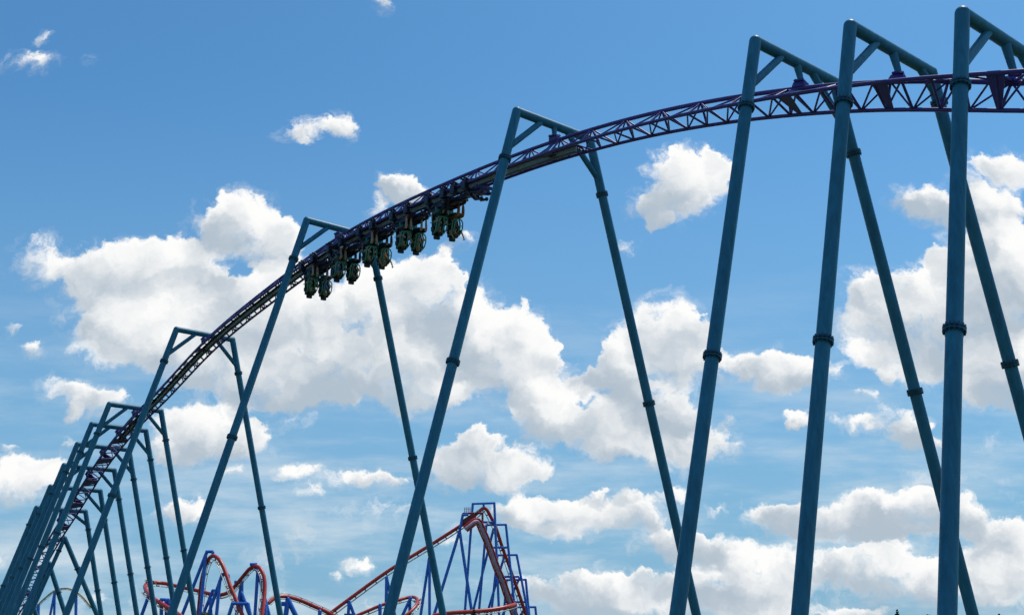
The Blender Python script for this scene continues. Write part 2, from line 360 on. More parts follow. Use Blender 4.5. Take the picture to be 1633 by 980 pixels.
def spline(xk, yk):
    n = len(xk); h = [xk[i + 1] - xk[i] for i in range(n - 1)]
    a = [0.] * n; bb = [1.] * n; c = [0.] * n; r = [0.] * n
    for i in range(1, n - 1):
        a[i] = h[i - 1]; bb[i] = 2 * (h[i - 1] + h[i]); c[i] = h[i]
        r[i] = 6 * ((yk[i + 1] - yk[i]) / h[i] - (yk[i] - yk[i - 1]) / h[i - 1])
    for i in range(1, n):
        w = a[i] / bb[i - 1]; bb[i] -= w * c[i - 1]; r[i] -= w * r[i - 1]
    m = [0.] * n; m[-1] = r[-1] / bb[-1]
    for i in range(n - 2, -1, -1): m[i] = (r[i] - c[i] * m[i + 1]) / bb[i]
    def f(x):
        i = 0
        while i < n - 2 and x > xk[i + 1]: i += 1
        u = (xk[i + 1] - x) / h[i]; v = (x - xk[i]) / h[i]
        return u * yk[i] + v * yk[i + 1] + ((u ** 3 - u) * m[i] + (v ** 3 - v) * m[i + 1]) * h[i] ** 2 / 6
    return f
zf, pf = spline(SK, ZK), spline(FK, PK)
GAU, HT = 1.3447, .8047
def station(s):
    """spine point, right vector, normal, forward tangent (towards growing s), all in metres"""
    z = zf(s); dz = (zf(s + .05) - zf(s - .05)) / .1
    tn = (TRK + UP * dz).normalized(); nr = (UP - TRK * dz).normalized()
    ph = pf(s); c, sn = math.cos(ph), math.sin(ph)
    return P3(LAT0, s, z), LAT * c + nr * sn, nr * c - LAT * sn, tn
def chord(s, k, dz=0.):
    """k: -1 left rail, 1 right rail, 0 spine"""
    o, rx, rn, tn = station(s)
    if k == 0: return o
    return o + rx * (k * GAU / 2 * SC) - rn * ((HT + dz) * SC)
# equal arc-length stations
ARC = [0.]; SS = [3.0]
while SS[-1] < 131:
    s = SS[-1]; d = (station(s + .25)[0] - station(s)[0]).length
    SS.append(s + .25); ARC.append(ARC[-1] + d)
def s_at(a):
    lo = 0; hi = len(ARC) - 1
    while hi - lo > 1:
        m = (lo + hi) // 2
        if ARC[m] <= a: lo = m
        else: hi = m
    return SS[lo] + .25 * (a - ARC[lo]) / (ARC[hi] - ARC[lo])
def a_of(s):
    i = min(len(SS) - 2, max(0, int((s - 3.0) / .25))); return ARC[i] + (ARC[i + 1] - ARC[i]) * (s - SS[i]) / .25
base = P3(LAT0, 60, GZ); base.z = 0
track = thing('coaster_track', 'long purple triangular truss track climbing from lower left across to the upper right', 'coaster track', base)
SMP = [3 + .6 * i for i in range(214)]
MB().tube([chord(s, 0) for s in SMP], .098 * SC, 12).build('spine_tube', PURP, track)
for k in (-1, 1): MB().tube([chord(s, k) for s in SMP], .082 * SC, 12).build('rail', PURP, track)
PER = 2.42 * SC
a0 = a_of(31.04)
i0 = -int((a0 - .2) / PER); i1 = int((ARC[-1] - a0) / PER)
for i in range(i0, i1):
    mb = MB()
    sa = [s_at(a0 + PER * (i + f)) for f in (0, .25, .5, .75, 1)]
    r1, r2 = .054 * SC, .041 * SC
    for k in (-1, 1):
        mb.tube([chord(sa[0], 0), chord(sa[0], k)], r1, 6)
        mb.tube([chord(sa[0], 0), chord(sa[2], k)], r2, 6)
        mb.tube([chord(sa[2], k), chord(sa[4], 0)], r2, 6)
    if 36.5 < sa[2] < 98.6:                           # ties bow up over the stator line here
        for q in (sa[0], sa[2]):
            o, rx, rn, tn = station(q)
            mb.tube([chord(q, -1), o - rx * .34 * SC - rn * .55 * SC, o + rx * .34 * SC - rn * .55 * SC, chord(q, 1)], r1, 6)
        for k in (-1, 1):
            o, rx, rn, tn = station(sa[2])
            mb.tube([chord(sa[1], k), o + rx * k * .34 * SC - rn * .55 * SC, chord(sa[3], k)], r2, 6)
    else:
        mb.tube([chord(sa[0], -1), chord(sa[0], 1)], r1, 6)
        mb.tube([chord(sa[2], -1), chord(sa[2], 1)], r1, 6)
        mb.tube([chord(sa[0], -1), chord(sa[2], 1)], r2, 6)
        mb.tube([chord(sa[2], -1), chord(sa[4], 1)], r2, 6)
    mb.build('bracing_bay', PURP, track)
# gusset plates and hanger clamps at each support
for fi, (s, z, A, *_c) in enumerate(FRAMES):
    o, rx, rn, tn = station(s)
    mb = MB(); w = (.36 if fi < 6 else .58) * SC; w2 = .25 if fi < 6 else .55
    for k in ((-1,) if fi < 6 else (-1, 1)):
        e = chord(s, k)
        mb.plate([o - tn * w * .6, o + tn * w * .6, e + tn * w * .4, e - tn * w * .4], (e - o).cross(tn).normalized() * .010)
    mb.plate([chord(s, -1) - tn * w, chord(s, -1) + tn * w, chord(s, 1) + tn * w * w2, chord(s, 1) - tn * w * w2], rn * .010)
    mb.build('gusset_plate', PURPD, track)
    mb = MB().box(o + rn * .13 * SC, tn * .30 * SC, rx * .15 * SC, rn * .13 * SC, .03)
    mb.box(o + rn * .28 * SC, tn * .24 * SC, rx * .22 * SC, rn * .035 * SC)
    for i in (-1, 1):
        for j in (-1, 1): mb.tube([o + rn * .22 * SC + tn * i * .19 * SC + rx * j * .18 * SC, o + rn * .36 * SC + tn * i * .19 * SC + rx * j * .18 * SC], .025 * SC, 6)
    mb.build('hanger_clamp', PURP, track)
# linear motor: stator casings hung between the rails
st = thing('linear_motor', 'line of beige stator casings fixed between the rails of the purple track', 'linear motor', base)
s = 36.9; a = a_of(36.9)
while s < 98.2:
    s2 = s_at(a + 2.30 * SC); pts = []
    mb = MB(); mc = MB(); q = [s + (s2 - s) * f for f in (.012, .34, .66, .988)]
    for q1_, q2_ in zip(q, q[1:]):
        for m_, hw, d0, d1 in ((mb, .05, -.155, .13), (mc, .25, -.20, -.157), (mc, .11, .132, .16)):
            vs = []
            for qq in (q1_, q2_):
                o, rx, rn, tn = station(qq); b0 = o - rn * HT * SC
                for i, j in ((-1, d0), (1, d0), (1, d1), (-1, d1)): vs.append(b0 + rx * i * hw * SC - rn * j * SC)
            m_.add(vs, [(0, 1, 5, 4), (1, 2, 6, 5), (2, 3, 7, 6), (3, 0, 4, 7), (3, 2, 1, 0), (4, 5, 6, 7)])
    e = mb.build('stator_casing', BEIGE, st); mc.build('mounting_tray', DARK, e, None)
    bpy.context.view_layer.update
    a += 2.30 * SC; s = s2

def flange(c, ax, r, big):
    mb = MB(); ax = ax.normalized()
    h = .055 * SC / .6 * 1.0
    for sg in (-1, 1):
        mb.tube([c + ax * sg * .018 * SC, c + ax * sg * .080 * SC], r * 1.36, 28 if big else 16)
    if big:
        u = ax.orthogonal().normalized(); v = ax.cross(u)
        for j in range(14):
            an = 2 * math.pi * j / 14; p = c + (u * math.cos(an) + v * math.sin(an)) * r * 1.21
            mb.tube([p - ax * .135 * SC, p + ax * .135 * SC], .028 * SC, 6)
    return mb
LR = DIA / 2 * SC
FL_LAB = ['teal portal frame at the right edge, its crossbeam running out of the picture',
 'teal portal frame second from the right edge of the picture',
 'teal portal frame third from the right edge, in front of the open sky gap',
 'tall teal portal frame standing alone just right of the train',
 'tall teal portal frame whose right column passes behind the third row of riders',
 'teal portal frame left of the train, its crossbeam under the big white cloud',
 'foremost and tallest teal portal frame of the tight row at the left',
 'second teal portal frame counted from the top of the tight left row',
 'third teal portal frame counted from the top of the tight left row',
 'fourth teal portal frame counted from the top of the tight left row',
 'fifth teal portal frame counted from the top of the tight left row',
 'lowest square-topped teal portal frame at the left edge of the picture']
for fi, (s, z, A, lu, ll, ru, rl) in enumerate(FRAMES):
    big = fi < 4; n = 40 if big else 20
    b0 = P3(LAT0, s, GZ); b0.z = 0
    fr = thing('portal_support', FL_LAB[fi], 'coaster support', b0, 'teal portal supports of the purple track')
    C = P3(LAT0, s, z); l = LAT
    L, Rt = P3(LAT0 - A, s, z), P3(LAT0 + A, s, z)
    for sg, top, ku, kl in ((-1, L, lu, ll), (1, Rt, ru, rl)):
        d = l * (sg * BAT) - UP
        bot = top + d * (top.z / 1.0)
        mb = MB().tube([top, bot], LR, n); mb.ball(top, LR * 1.0, n, 16)
        # weld seams
        leg = mb.build('leg', TEAL, fr)
        for kk in (ku, kl): flange(top + d * kk * SC, d, LR, fi < 6).build('collar_flange', TEALD, leg)
        MB().box(bot + UP * .03, l * .5, TRK * .5, UP * .03, .02).build('base_plate', CONC, leg)
        # knee brace
        kb = 2.25 if not (fi == 1 and sg == 1) else 1.0
        if fi == 11: kb = 1.4
        e = top - l * sg * (1.72 if kb > 1.2 else .9) * SC
        MB().tube([top + d * kb * SC, e], LR * .66, n // 2).build('knee_brace', TEAL, fr)
    MB().tube([L, Rt], LR * .96, n).build('crossbeam', TEAL, fr)
    o, rx, rn, tn = station(s)
    hp = o + rn * .29 * SC
    MB().tube([C, hp], [.17 * SC, .11 * SC], n // 2).build('hanger_post', TEAL, fr)
# low A-frames beyond the row
AF = [(118.5, (35.68, 11.14), (33.32, 3.7), (39.9, 3.52), 'teal A-shaped support below the row, right foot leaning far out'),
      (122.3, (35.53, 8.82), (34.26, 4.38), (37.65, 4.08), 'low teal A-shaped support half hidden behind the left columns'),
      (126.1, (34.8, 6.12), (33.56, 3.9), (35.93, 3.75), 'lowest and farthest teal A-shaped support at the lower left')]
for s, ap, l1, r1, lab in AF:
    b0 = P3(LAT0, s, GZ); b0.z = 0
    fr = thing('trestle_support', lab, 'coaster support', b0, 'low teal A-frame supports of the purple track')
    a3 = P3(ap[0], s, ap[1])
    for q, k in ((l1, 2.2), (r1, 5.0)):
        q3 = P3(q[0], s, q[1]); d = (q3 - a3); d = d / -d.z; bot = a3 + d * a3.z
        rr = LR if k > 3 else LR * .86
        leg = MB().tube([a3, bot], rr, 18).ball(a3, rr, 16, 10).build('leg', TEAL, fr)
        flange(a3 + d * k * SC * .6, d, rr, False).build('collar_flange', TEALD, leg)
        MB().box(bot + UP * .03, LAT * .4, TRK * .4, UP * .03, .02).build('base_plate', CONC, leg)
    MB().tube([a3, station(s)[0]], LR * .8, 14).build('saddle_arm', TEAL, fr)
# ------------------------------------------------------------------ the train and its riders
def car_matrix(s):
    o, rx, rn, tn = station(s)
    c = o - rn * HT * SC
    m = Matrix((-rx, -tn, rn)).transposed().to_4x4(); m.translation = c
    return m
V = Vector
def mk(mb, name, material, parent): return mb.build(name, material, parent, (0, 0, 0))
def wheel(c, ax, r, w, parent):
    c, ax = V(c), V(ax).normalized()
    mb = MB().tube([c - ax * w, c - ax * w * .8, c + ax * w * .8, c + ax * w], [r * .9, r, r, r * .9], 18)
    t_ = mk(mb, 'wheel', RUBB, parent)
    return t_
HG = GAU / 2 * SC
def wheel_set(car, x, y):
    sg = 1 if x > 0 else -1
    mb = MB().box((sg * (HG + .12), y, -.05), (.028, 0, 0), (0, .13, 0), (0, 0, .13), .02)
    mb.box((sg * (HG + .02), y, -.22), (.14, 0, 0), (0, .13, 0), (0, 0, .04), .02)
    mb.box((sg * (HG + .05), y + .10, .16), (.10, 0, 0), (0, .035, 0), (0, 0, .03), .01)
    mb.box((sg * (HG + .05), y - .10, .16), (.10, 0, 0), (0, .035, 0), (0, 0, .03), .01)
    w = mk(mb, 'wheel_assembly', NAVY, car)
    for dy in (-.095, .095):
        for (px, pz, ax, r) in ((sg * HG, .125, (1, 0, 0), .075), (sg * HG, -.11, (1, 0, 0), .06), (sg * (HG + .10), 0, (0, 0, 1), .05)):
            wheel((px, y + dy, pz), ax, r, .036, w)
HZ = -.79                                               # hip height of a rider in the car's own frame
def inv(p, x0): return V((x0 - p[0], p[1], HZ - p[2]))  # a sitter's upright frame turned head down
def make_seat(car, x0):
    T = lambda *p: inv(p, x0)
    sh = MB()
    # back shell: curved plate with side wings
    rows = []
    prof = [(-.02, .20), (.15, .235), (.35, .255), (.52, .245), (.66, .20), (.76, .15)]
    for z, hw in prof:
        rows.append([T(hw * u, -.20 - .06 * (1 - u * u) + .02 * z + .15 * max(0, abs(u) - .7) / .3, z) for u in (-1, -.85, -.55, 0, .55, .85, 1)])
    vs = [p for r in rows for p in r]; n = 7
    fs = [(i * n + j, i * n + j + 1, (i + 1) * n + j + 1, (i + 1) * n + j) for i in range(len(rows) - 1) for j in range(n - 1)]
    off = len(vs); vs2 = [p + V((0, -.045, 0)) for p in vs]
    sh.add(vs + vs2, fs + [tuple(i + off for i in f[::-1]) for f in fs], True)
    sh.box(T(0, .10, -.07), (.21, 0, 0), (0, .26, 0), (0, 0, .045), .03)
    sh.box(T(0, -.22, .12), (.16, 0, 0), (0, .05, 0), (0, 0, .22), .03)
    s_ = mk(sh, 'seat', SHELL, car)
    hr = MB().box(T(0, -.17, .80), (.13, 0, 0), (0, .06, 0), (0, 0, .12), .04)
    for u in (-1, 1):
        hr.box(T(u * .17, -.13, .70), (.05, 0, 0), (0, .07, 0), (0, 0, .075), .025)
        hr.box(T(u * .235, -.08, .55), (.04, 0, 0), (0, .08, 0), (0, 0, .09), .02)
    mk(hr, 'headrest', PAD, s_)
    ha = MB()
    for u in (-1, 1):
        ha.tube([T(u * .17, -.20, .70), T(u * .215, -.02, .70), T(u * .235, .12, .60), T(u * .25, .20, .42), T(u * .24, .24, .24), T(u * .17, .25, .14)], .026, 10)
        ha.tube([T(u * .11, -.14, .68), T(u * .12, .05, .60), T(u * .13, .17, .46), T(u * .12, .22, .26), T(u * .06, .25, .15)], .034, 10)
    ha.tube([T(-.20, .25, .14), T(0, .27, .11), T(.20, .25, .14)], .032, 10)
    ha.tube([T(-.25, .22, .33), T(-.30, .14, .33), T(-.28, -.16, .30)], .018, 8)
    ha.tube([T(.25, .22, .33), T(.30, .14, .33), T(.28, -.16, .30)], .018, 8)
    mk(ha, 'harness', HARN, s_)
SX = .365
def make_car(label):
    car = thing('coaster_car', label, 'coaster car', (0, 0, 0), 'cars of the inverted train')
    ch = MB().box((0, 0, -.34), (.15, 0, 0), (0, .98, 0), (0, 0, .075), .03)
    ch.box((0, .34, -.30), (.40, 0, 0), (0, .10, 0), (0, 0, .07), .03).box((0, -.66, -.30), (.40, 0, 0), (0, .10, 0), (0, 0, .07), .03)
    ch.box((0, -.18, -.40), (.27, 0, 0), (0, .42, 0), (0, 0, .06), .03)
    for u in (-1, 1):
        ch.tube([(u * .38, .85, -.30), (u * .34, .3, -.44), (u * .24, -.3, -.46), (u * .16, -.9, -.40)], .05, 10)
        ch.box((u * .30, -.15, -.33), (.05, 0, 0), (0, .5, 0), (0, 0, .05), .02)
    ch.tube([(0, .9, -.36), (0, 1.35, -.36)], .05, 10); ch.ball((0, 1.2, -.36), .085)
    mk(ch, 'chassis', NAVY, car)
    cv_ = MB().box((0, .05, -.27), (.22, 0, 0), (0, .5, 0), (0, 0, .035), .02).tube([(-.30, .5, -.40), (-.32, -.2, -.42)], .045, 10).tube([(.30, .5, -.40), (.32, -.2, -.42)], .045, 10)
    mk(cv_, 'chassis_cover', PURPD, car)
    for y in (.55, -.50):
        for x in (-1, 1): wheel_set(car, x, y)
    pn = MB().box((0, -.04, -.64), (.135, 0, 0), (0, .03, 0), (0, 0, .25), .012).box((0, -.10, -.52), (.42, 0, 0), (0, .03, 0), (0, 0, .10), .02)
    pn.box((.32, -.16, -.72), (.06, 0, 0), (0, .02, 0), (0, 0, .25), .012).box((-.32, -.16, -.72), (.06, 0, 0), (0, .02, 0), (0, 0, .25), .012)
    mk(pn, 'leg_panel', GREEN, car)
    pm = MB().box((0, -.20, -.75), (.10, 0, 0), (0, .09, 0), (0, 0, .36), .03).box((0, -.22, -1.02), (.45, 0, 0), (0, .06, 0), (0, 0, .06), .03)
    mk(pm, 'seat_mount', SHELL, car)
    for x in (-SX, SX): make_seat(car, x)
    return car
def copy_tree(o, parent=None):
    c = o.copy(); COL.objects.link(c)
    if parent: c.parent = parent
    for ch in o.children: copy_tree(ch, c)
    return c
ROW_S = [48.5, 52.35, 56.3, 60.2, 64.0]
ROW_LAB = ['front seated car of the inverted train, highest and farthest right of the five',
 'second seated car of the inverted train, its right rider in a grey-brown shirt',
 'middle seated car of the inverted train, hanging just above a teal column',
 'fourth seated car of the inverted train, its left rider in a bright blue shirt',
 'rearmost car of the inverted train, hanging lowest at the left end']
car0 = make_car(ROW_LAB[0]); cars = [car0]
for lab in ROW_LAB[1:]:
    c = copy_tree(car0); c['label'] = lab; cars.append(c)
for c, s in zip(cars, ROW_S): c.matrix_world = car_matrix(s)
# the unmanned lead bogie
lead = thing('lead_bogie', 'dark blue wheeled lead bogie without seats at the upper right end of the train', 'coaster bogie', (0, 0, 0))
ch = MB().box((0, -.2, -.30), (.16, 0, 0), (0, .75, 0), (0, 0, .07), .03).box((0, .25, -.28), (.40, 0, 0), (0, .10, 0), (0, 0, .07), .03)
ch.tube([(0, -.9, -.34), (0, -1.3, -.36)], .05, 10)
mk(ch, 'chassis', NAVY, lead)
for u in (-1, 1):
    a_ = MB().tube([(u * .30, .2, -.30), (u * .30, .65, -.42), (u * .26, .95, -.46)], .055, 10).ball((u * .26, .98, -.46), .085)
    a_.tube([(u * .16, .1, -.34), (u * .14, .4, -.62), (u * .12, .72, -.66)], .05, 10).ball((u * .12, .76, -.66), .075)
    mk(a_, 'guide_arm', NAVY, lead)
    wheel_set(lead, u, .25); wheel_set(lead, u, -.45)
bx_ = MB().box((0, .55, -.40), (.18, 0, 0), (0, .16, 0), (0, 0, .06), .02).box((0, .80, -.24), (.42, 0, 0), (0, .05, 0), (0, 0, .06), .02)
mk(bx_, 'bumper_block', PURPD, lead)
lead.matrix_world = car_matrix(45.95)

# --- people: one skinned body per pose, clothes and hair as children
def skin(verts, edges, radii, root=0, sub=1):
    me = bpy.data.meshes.new('skin_src'); me.from_pydata(verts, edges, []); me.update()
    ob = bpy.data.objects.new('skin_src', me); COL.objects.link(ob)
    md = ob.modifiers.new('s', 'SKIN'); md.use_smooth_shade = True
    for i, r in enumerate(radii):
        me.skin_vertices[0].data[i].radius = (r, r) if not isinstance(r, tuple) else r
        me.skin_vertices[0].data[i].use_root = (i == root)
    sm = ob.modifiers.new('u', 'SUBSURF'); sm.levels = sub; sm.render_levels = sub
    dg = bpy.context.evaluated_depsgraph_get()
    out = bpy.data.meshes.new_from_object(ob.evaluated_get(dg))
    vs = [v.co.copy() for v in out.vertices]; fs = [tuple(p.vertices) for p in out.polygons]
    bpy.data.objects.remove(ob); bpy.data.meshes.remove(me); bpy.data.meshes.remove(out)
    return vs, fs
def body_parts(pose):
    """upright sitter, hips at the origin, facing +y"""
    if pose == 0:   # hands on the harness
        arm = lambda u: [(u * .18, 0, .46), (u * .25, .06, .26), (u * .17, .25, .30), (u * .13, .29, .34)]
    elif pose == 1:  # arms let loose, dangling past the head
        arm = lambda u: [(u * .18, 0, .46), (u * .29, .10, .60), (u * .27, .22, .80), (u * .26, .25, .87)]
    else:           # one arm out to the side
        arm = lambda u: [(u * .18, 0, .46), (u * .25, .06, .26), (u * .17, .25, .30), (u * .13, .29, .34)] if u > 0 else [(-.18, 0, .46), (-.38, .08, .40), (-.50, .16, .24), (-.53, .18, .18)]
    v = [(0, 0, 0), (0, -.01, .16), (0, -.01, .33), (0, 0, .46), (0, .01, .54), (0, .03, .63), (0, .035, .73)]
    e = [(0, 1), (1, 2), (2, 3), (3, 4), (4, 5), (5, 6)]
    r = [(.13, .10), (.125, .095), (.14, .10), (.11, .08), .052, .078, .075]
    for u in (-1, 1):
        a = arm(u); i = len(v); v += a; e += [(3, i), (i, i + 1), (i + 1, i + 2), (i + 2, i + 3)]; r += [.056, .042, .032, .026]
        i = len(v); v += [(u * .10, .03, -.02), (u * .115, .26, .01), (u * .115, .46, .01), (u * .11, .48, -.20), (u * .11, .49, -.42), (u * .115, .58, -.46)]
        e += [(0, i)] + [(i + k, i + k + 1) for k in range(5)]; r += [.085, .072, .056, .052, .036, .034]
    vs, fs = skin(v, e, r)
    mb = MB(); mb.add(vs, fs, True)
    # hands with five fingers, nose and ears join the body mesh
    for u in (-1, 1):
        a = [V(p) for p in arm(u)]; d = (a[3] - a[2]).normalized(); sd_ = d.orthogonal().normalized(); n_ = d.cross(sd_)
        w = a[3] + d * .03
        mb.ball(w, (.034, .03, .034), 8, 6)
        for k in range(4):
            b_ = w + sd_ * (-.03 + .02 * k); L_ = (.055, .066, .062, .048)[k]
            mb.tube([b_, b_ + d * L_ * .55 + n_ * .006, b_ + d * L_ * .85 + n_ * .026], [.009, .008, .006], 6)
        mb.tube([w + sd_ * .028, w + sd_ * .05 + d * .02 + n_ * .01, w + sd_ * .055 + d * .045 + n_ * .02], [.011, .010, .007], 6)
        mb.ball((u * .078, .03, .66), (.012, .022, .03), 8, 6)
    mb.ball((0, .118, .655), (.014, .02, .022), 8, 6)
    # shirt
    tv = [(0, 0, -.01), (0, -.01, .16), (0, -.01, .33), (0, 0, .455)]; te = [(0, 1), (1, 2), (2, 3)]; trd = [(.142, .112), (.138, .108), (.155, .114), (.118, .09)]
    for u in (-1, 1):
        a = [V(p) for p in arm(u)]; i = len(tv); tv += [tuple(a[0]), tuple(a[0].lerp(a[1], .75))]; te += [(3, i), (i, i + 1)]; trd += [.066, .056]
    shirt = skin(tv, te, trd)
    def legs(long):
        lv = [(0, 0, -.01)]; le = []; lr = [(.148, .115)]
        for u in (-1, 1):
            pts = [(u * .10, .03, -.02), (u * .115, .26, .01), (u * .115, .44, .01)]; rr = [.095, .084, .072]
            if long: pts += [(u * .11, .48, -.20), (u * .11, .49, -.40)]; rr = [.095, .082, .068, .063, .05]
            i = len(lv); lv += pts; le += [(0, i)] + [(i + k, i + k + 1) for k in range(len(pts) - 1)]; lr += rr
        return skin(lv, le, lr)
    return mb, shirt, legs
BODY = {p: body_parts(p) for p in (0, 1, 2)}
LEGS = {l: BODY[0][2](l) for l in (False, True)}
SKINS = [mat('skin_light', (.50, .28, .19), .55, 0, .06, 12), mat('skin_tan', (.38, .19, .11), .55, 0, .06, 12), mat('skin_dark', (.16, .075, .045), .55, 0, .06, 12)]
HAIRS = [mat('hair_brown', (.05, .028, .015), .6, 0, .2, 30), mat('hair_fair', (.30, .19, .08), .6, 0, .2, 30), mat('hair_black', (.012, .010, .010), .55, 0, .2, 30)]
EYE = mat('eye_dark', (.015, .012, .010), .2)
SHOE = {'white': mat('white_shoe', (.65, .64, .62), .6, 0, .08, 20), 'dark': mat('dark_shoe', (.03, .03, .035), .6, 0, .1, 20), 'red': mat('red_shoe', (.30, .05, .05), .6, 0, .1, 20)}
CL = {}
def cloth(n, c):
    if n not in CL: CL[n] = mat('cloth_' + n, c, .85, 0, .12, 18, .2)
    return CL[n]
RIDERS = [  # row, side, pose, skin, hair, shirt, trousers(long), shoe, label
(0, -1, 0, 1, 2, ('deep_teal', (.02, .09, .12)), ('charcoal', (.03, .03, .035), True), 'dark', 'rider in a dark teal shirt and dark trousers, left seat of the front car'),
(0, 1, 1, 1, 0, ('black', (.012, .012, .014)), ('rust', (.34, .13, .04), True), 'dark', 'rider in a black shirt and rust-orange trousers, arms hanging past the head'),
(1, -1, 0, 0, 0, ('navy', (.02, .03, .09)), ('dark_shorts', (.03, .03, .04), False), 'red', 'rider in a navy shirt with bare shins, left seat of the second car'),
(1, 1, 2, 0, 1, ('grey_brown', (.20, .16, .12)), ('black_shorts', (.015, .015, .018), False), 'red', 'rider in a grey-brown shirt stretching one arm out sideways'),
(2, -1, 0, 0, 2, ('dark_green', (.02, .05, .035)), ('short_dark', (.02, .025, .03), False), 'red', 'rider in a dark green shirt with bare shins, left seat of the middle car'),
(2, 1, 1, 1, 1, ('ochre', (.36, .17, .05)), ('grey_trousers', (.045, .05, .06), True), 'white', 'rider in an ochre shirt, grey trousers and white shoes'),
(3, -1, 0, 1, 0, ('bright_blue', (.04, .12, .42)), ('tan_shorts', (.10, .07, .05), False), 'white', 'rider in a bright blue shirt with bare tanned shins'),
(3, 1, 0, 2, 2, ('black_top', (.014, .013, .015)), ('dark_jeans', (.02, .025, .045), True), 'white', 'rider all in black with pale shoes, right seat of the fourth car'),
(4, -1, 0, 0, 0, ('leaf_green', (.03, .15, .04)), ('grey_shorts', (.10, .10, .10), False), 'dark', 'rider in a leaf green shirt, left seat of the rearmost car'),
(4, 1, 2, 0, 1, ('royal_blue', (.03, .06, .24)), ('light_jeans', (.14, .18, .24), True), 'dark', 'rider in a royal blue shirt and light jeans, right seat of the rearmost car'),
]
def mesh_of(name, vs, fs, x0, m, smooth=True):
    me = bpy.data.meshes.new(name); me.from_pydata([tuple(inv(p, 0)) for p in vs], [], fs)
    me.polygons.foreach_set('use_smooth', [smooth] * len(fs)); me.materials.append(m); me.update()
    return me
for row, side, pose, sk, hr, (sn_, sc_), (tn_, tc_, long), shoe, lab in RIDERS:
    mb, shirt, _ = BODY[pose]
    x0 = -side * SX                # the car's x axis points left as the photo sees it
    bm_ = car_matrix(ROW_S[row]) @ Matrix.Translation((x0, 0, HZ)) @ Matrix.Translation((0, 0, -HZ))
    me = mesh_of('person', mb.v, mb.f, 0, SKINS[sk])
    p = bpy.data.objects.new('person', me); COL.objects.link(p)
    tag(p, lab, 'person', 'riders hanging head down in the train')
    def child(nm, vs, fs, m):
        o = bpy.data.objects.new(nm, mesh_of(nm, vs, fs, 0, m)); COL.objects.link(o); o.parent = p; return o
    child('shirt', *shirt, cloth(sn_, sc_)); child('trousers' if long else 'shorts', *LEGS[long], cloth(tn_, tc_))
    sm_ = MB()
    for u in (-1, 1): sm_.ball((u * .113, .545, -.455), (.05, .125, .045), 10, 7)
    child('shoes', sm_.v, sm_.f, SHOE[shoe])
    h_ = MB().ball((0, .0, .695), (.093, .098, .098), 14, 10).ball((0, -.03, .62), (.085, .07, .09), 12, 8)
    child('hair', h_.v, h_.f, HAIRS[hr])
    ey = MB().ball((-.032, .102, .675), (.012, .008, .009), 8, 6).ball((.032, .102, .675), (.012, .008, .009), 8, 6).box((0, .107, .61), (.022, 0, 0), (0, .006, 0), (0, 0, .005))
    child('face_features', ey.v, ey.f, EYE)
    p.matrix_world = bm_

# ------------------------------------------------------------------ the red and blue coaster beyond
def catmull(pts, step):
    out = []; P_ = [2 * pts[0] - pts[1]] + pts + [2 * pts[-1] - pts[-2]]
    for i in range(1, len(P_) - 2):
        a, b_, c, d = P_[i - 1:i + 3]; n = max(2, int((c - b_).length / step))
        for k in range(n):
            t_ = k / n
            out.append(.5 * ((2 * b_) + (c - a) * t_ + (2 * a - 5 * b_ + 4 * c - d) * t_ ** 2 + (3 * b_ - a - 3 * c + d) * t_ ** 3))
    out.append(pts[-1]); return out
def red_track(name, label, pts, side, rs=.40, off=.70, gauge=.55, spine=RED, tie=1.9, cat='coaster track', group='spans of the far red coaster', railm=CREAM, rr=.065):
    """side 1/-1: rails to the left/right of the spine as it is followed in the photo, 0: rails above and below it"""
    c3 = catmull([at(x, y, d) for x, y, d in pts], .8)
    b0 = V((c3[len(c3) // 2].x, c3[len(c3) // 2].y, 0))
    t_ = thing(name, label, cat, b0, group)
    MB().tube(c3, rs, 10).build('spine_tube', spine, t_)
    rails = ([], []); acc_ = 0; N = len(c3) - 1; ties = []
    for i, p in enumerate(c3):
        tg = (c3[min(i + 1, N)] - c3[max(0, i - 1)]).normalized()
        n_ = V((0, 1, 0)).cross(tg); n_ = n_.normalized() if n_.length > 1e-4 else V((0, 0, 1))   # right-hand side of travel, as seen
        bn = tg.cross(n_).normalized()
        if side == 0: a_, b_ = p + n_ * off, p - n_ * off
        else:
            if isinstance(side, list):
                f = i / N; k = 0
                while k < len(side) - 2 and f > side[k + 1][0]: k += 1
                (f0, q0_), (f1, q1_) = side[k], side[k + 1]; u = min(1, max(0, (f - f0) / (f1 - f0))); th = R(q0_ + (q1_ - q0_) * u)
            else: th = 0 if side > 0 else math.pi
            dn = n_ * math.cos(th) + bn * math.sin(th); sn = bn * math.cos(th) - n_ * math.sin(th)
            a_, b_ = p + dn * off + sn * gauge, p + dn * off - sn * gauge
        rails[0].append(a_); rails[1].append(b_)
        if i: acc_ += (p - c3[i - 1]).length
        if acc_ >= tie and len(ties) < 95:
            acc_ = 0; ties.append(MB().tube([a_, p, b_], .085, 6).tube([a_, b_], .07, 6))
    for r_ in rails: MB().tube(r_, rr, 6).build('rail', railm, t_)
    for q in ties: q.build('crosstie', REDD, t_)
    return t_
red_track('lift_track', 'red lift track rising from lower left to the summit beneath the tallest blue frame',
 [(500, 993, 228), (525, 978, 229), (552, 958, 230), (620, 909, 232), (690, 866, 234), (740, 834, 235), (757, 821, 235.5), (768, 811.5, 236), (772, 809.5, 236.2), (777, 813, 236.5), (784, 826, 237),
  (791, 841, 238), (797.5, 861, 239), (804.7, 882, 240), (809, 893, 240.5), (818, 919, 242), (826, 941, 243), (833, 962, 244), (840, 983, 245), (846, 1000, 246)], 1, .37, .74)
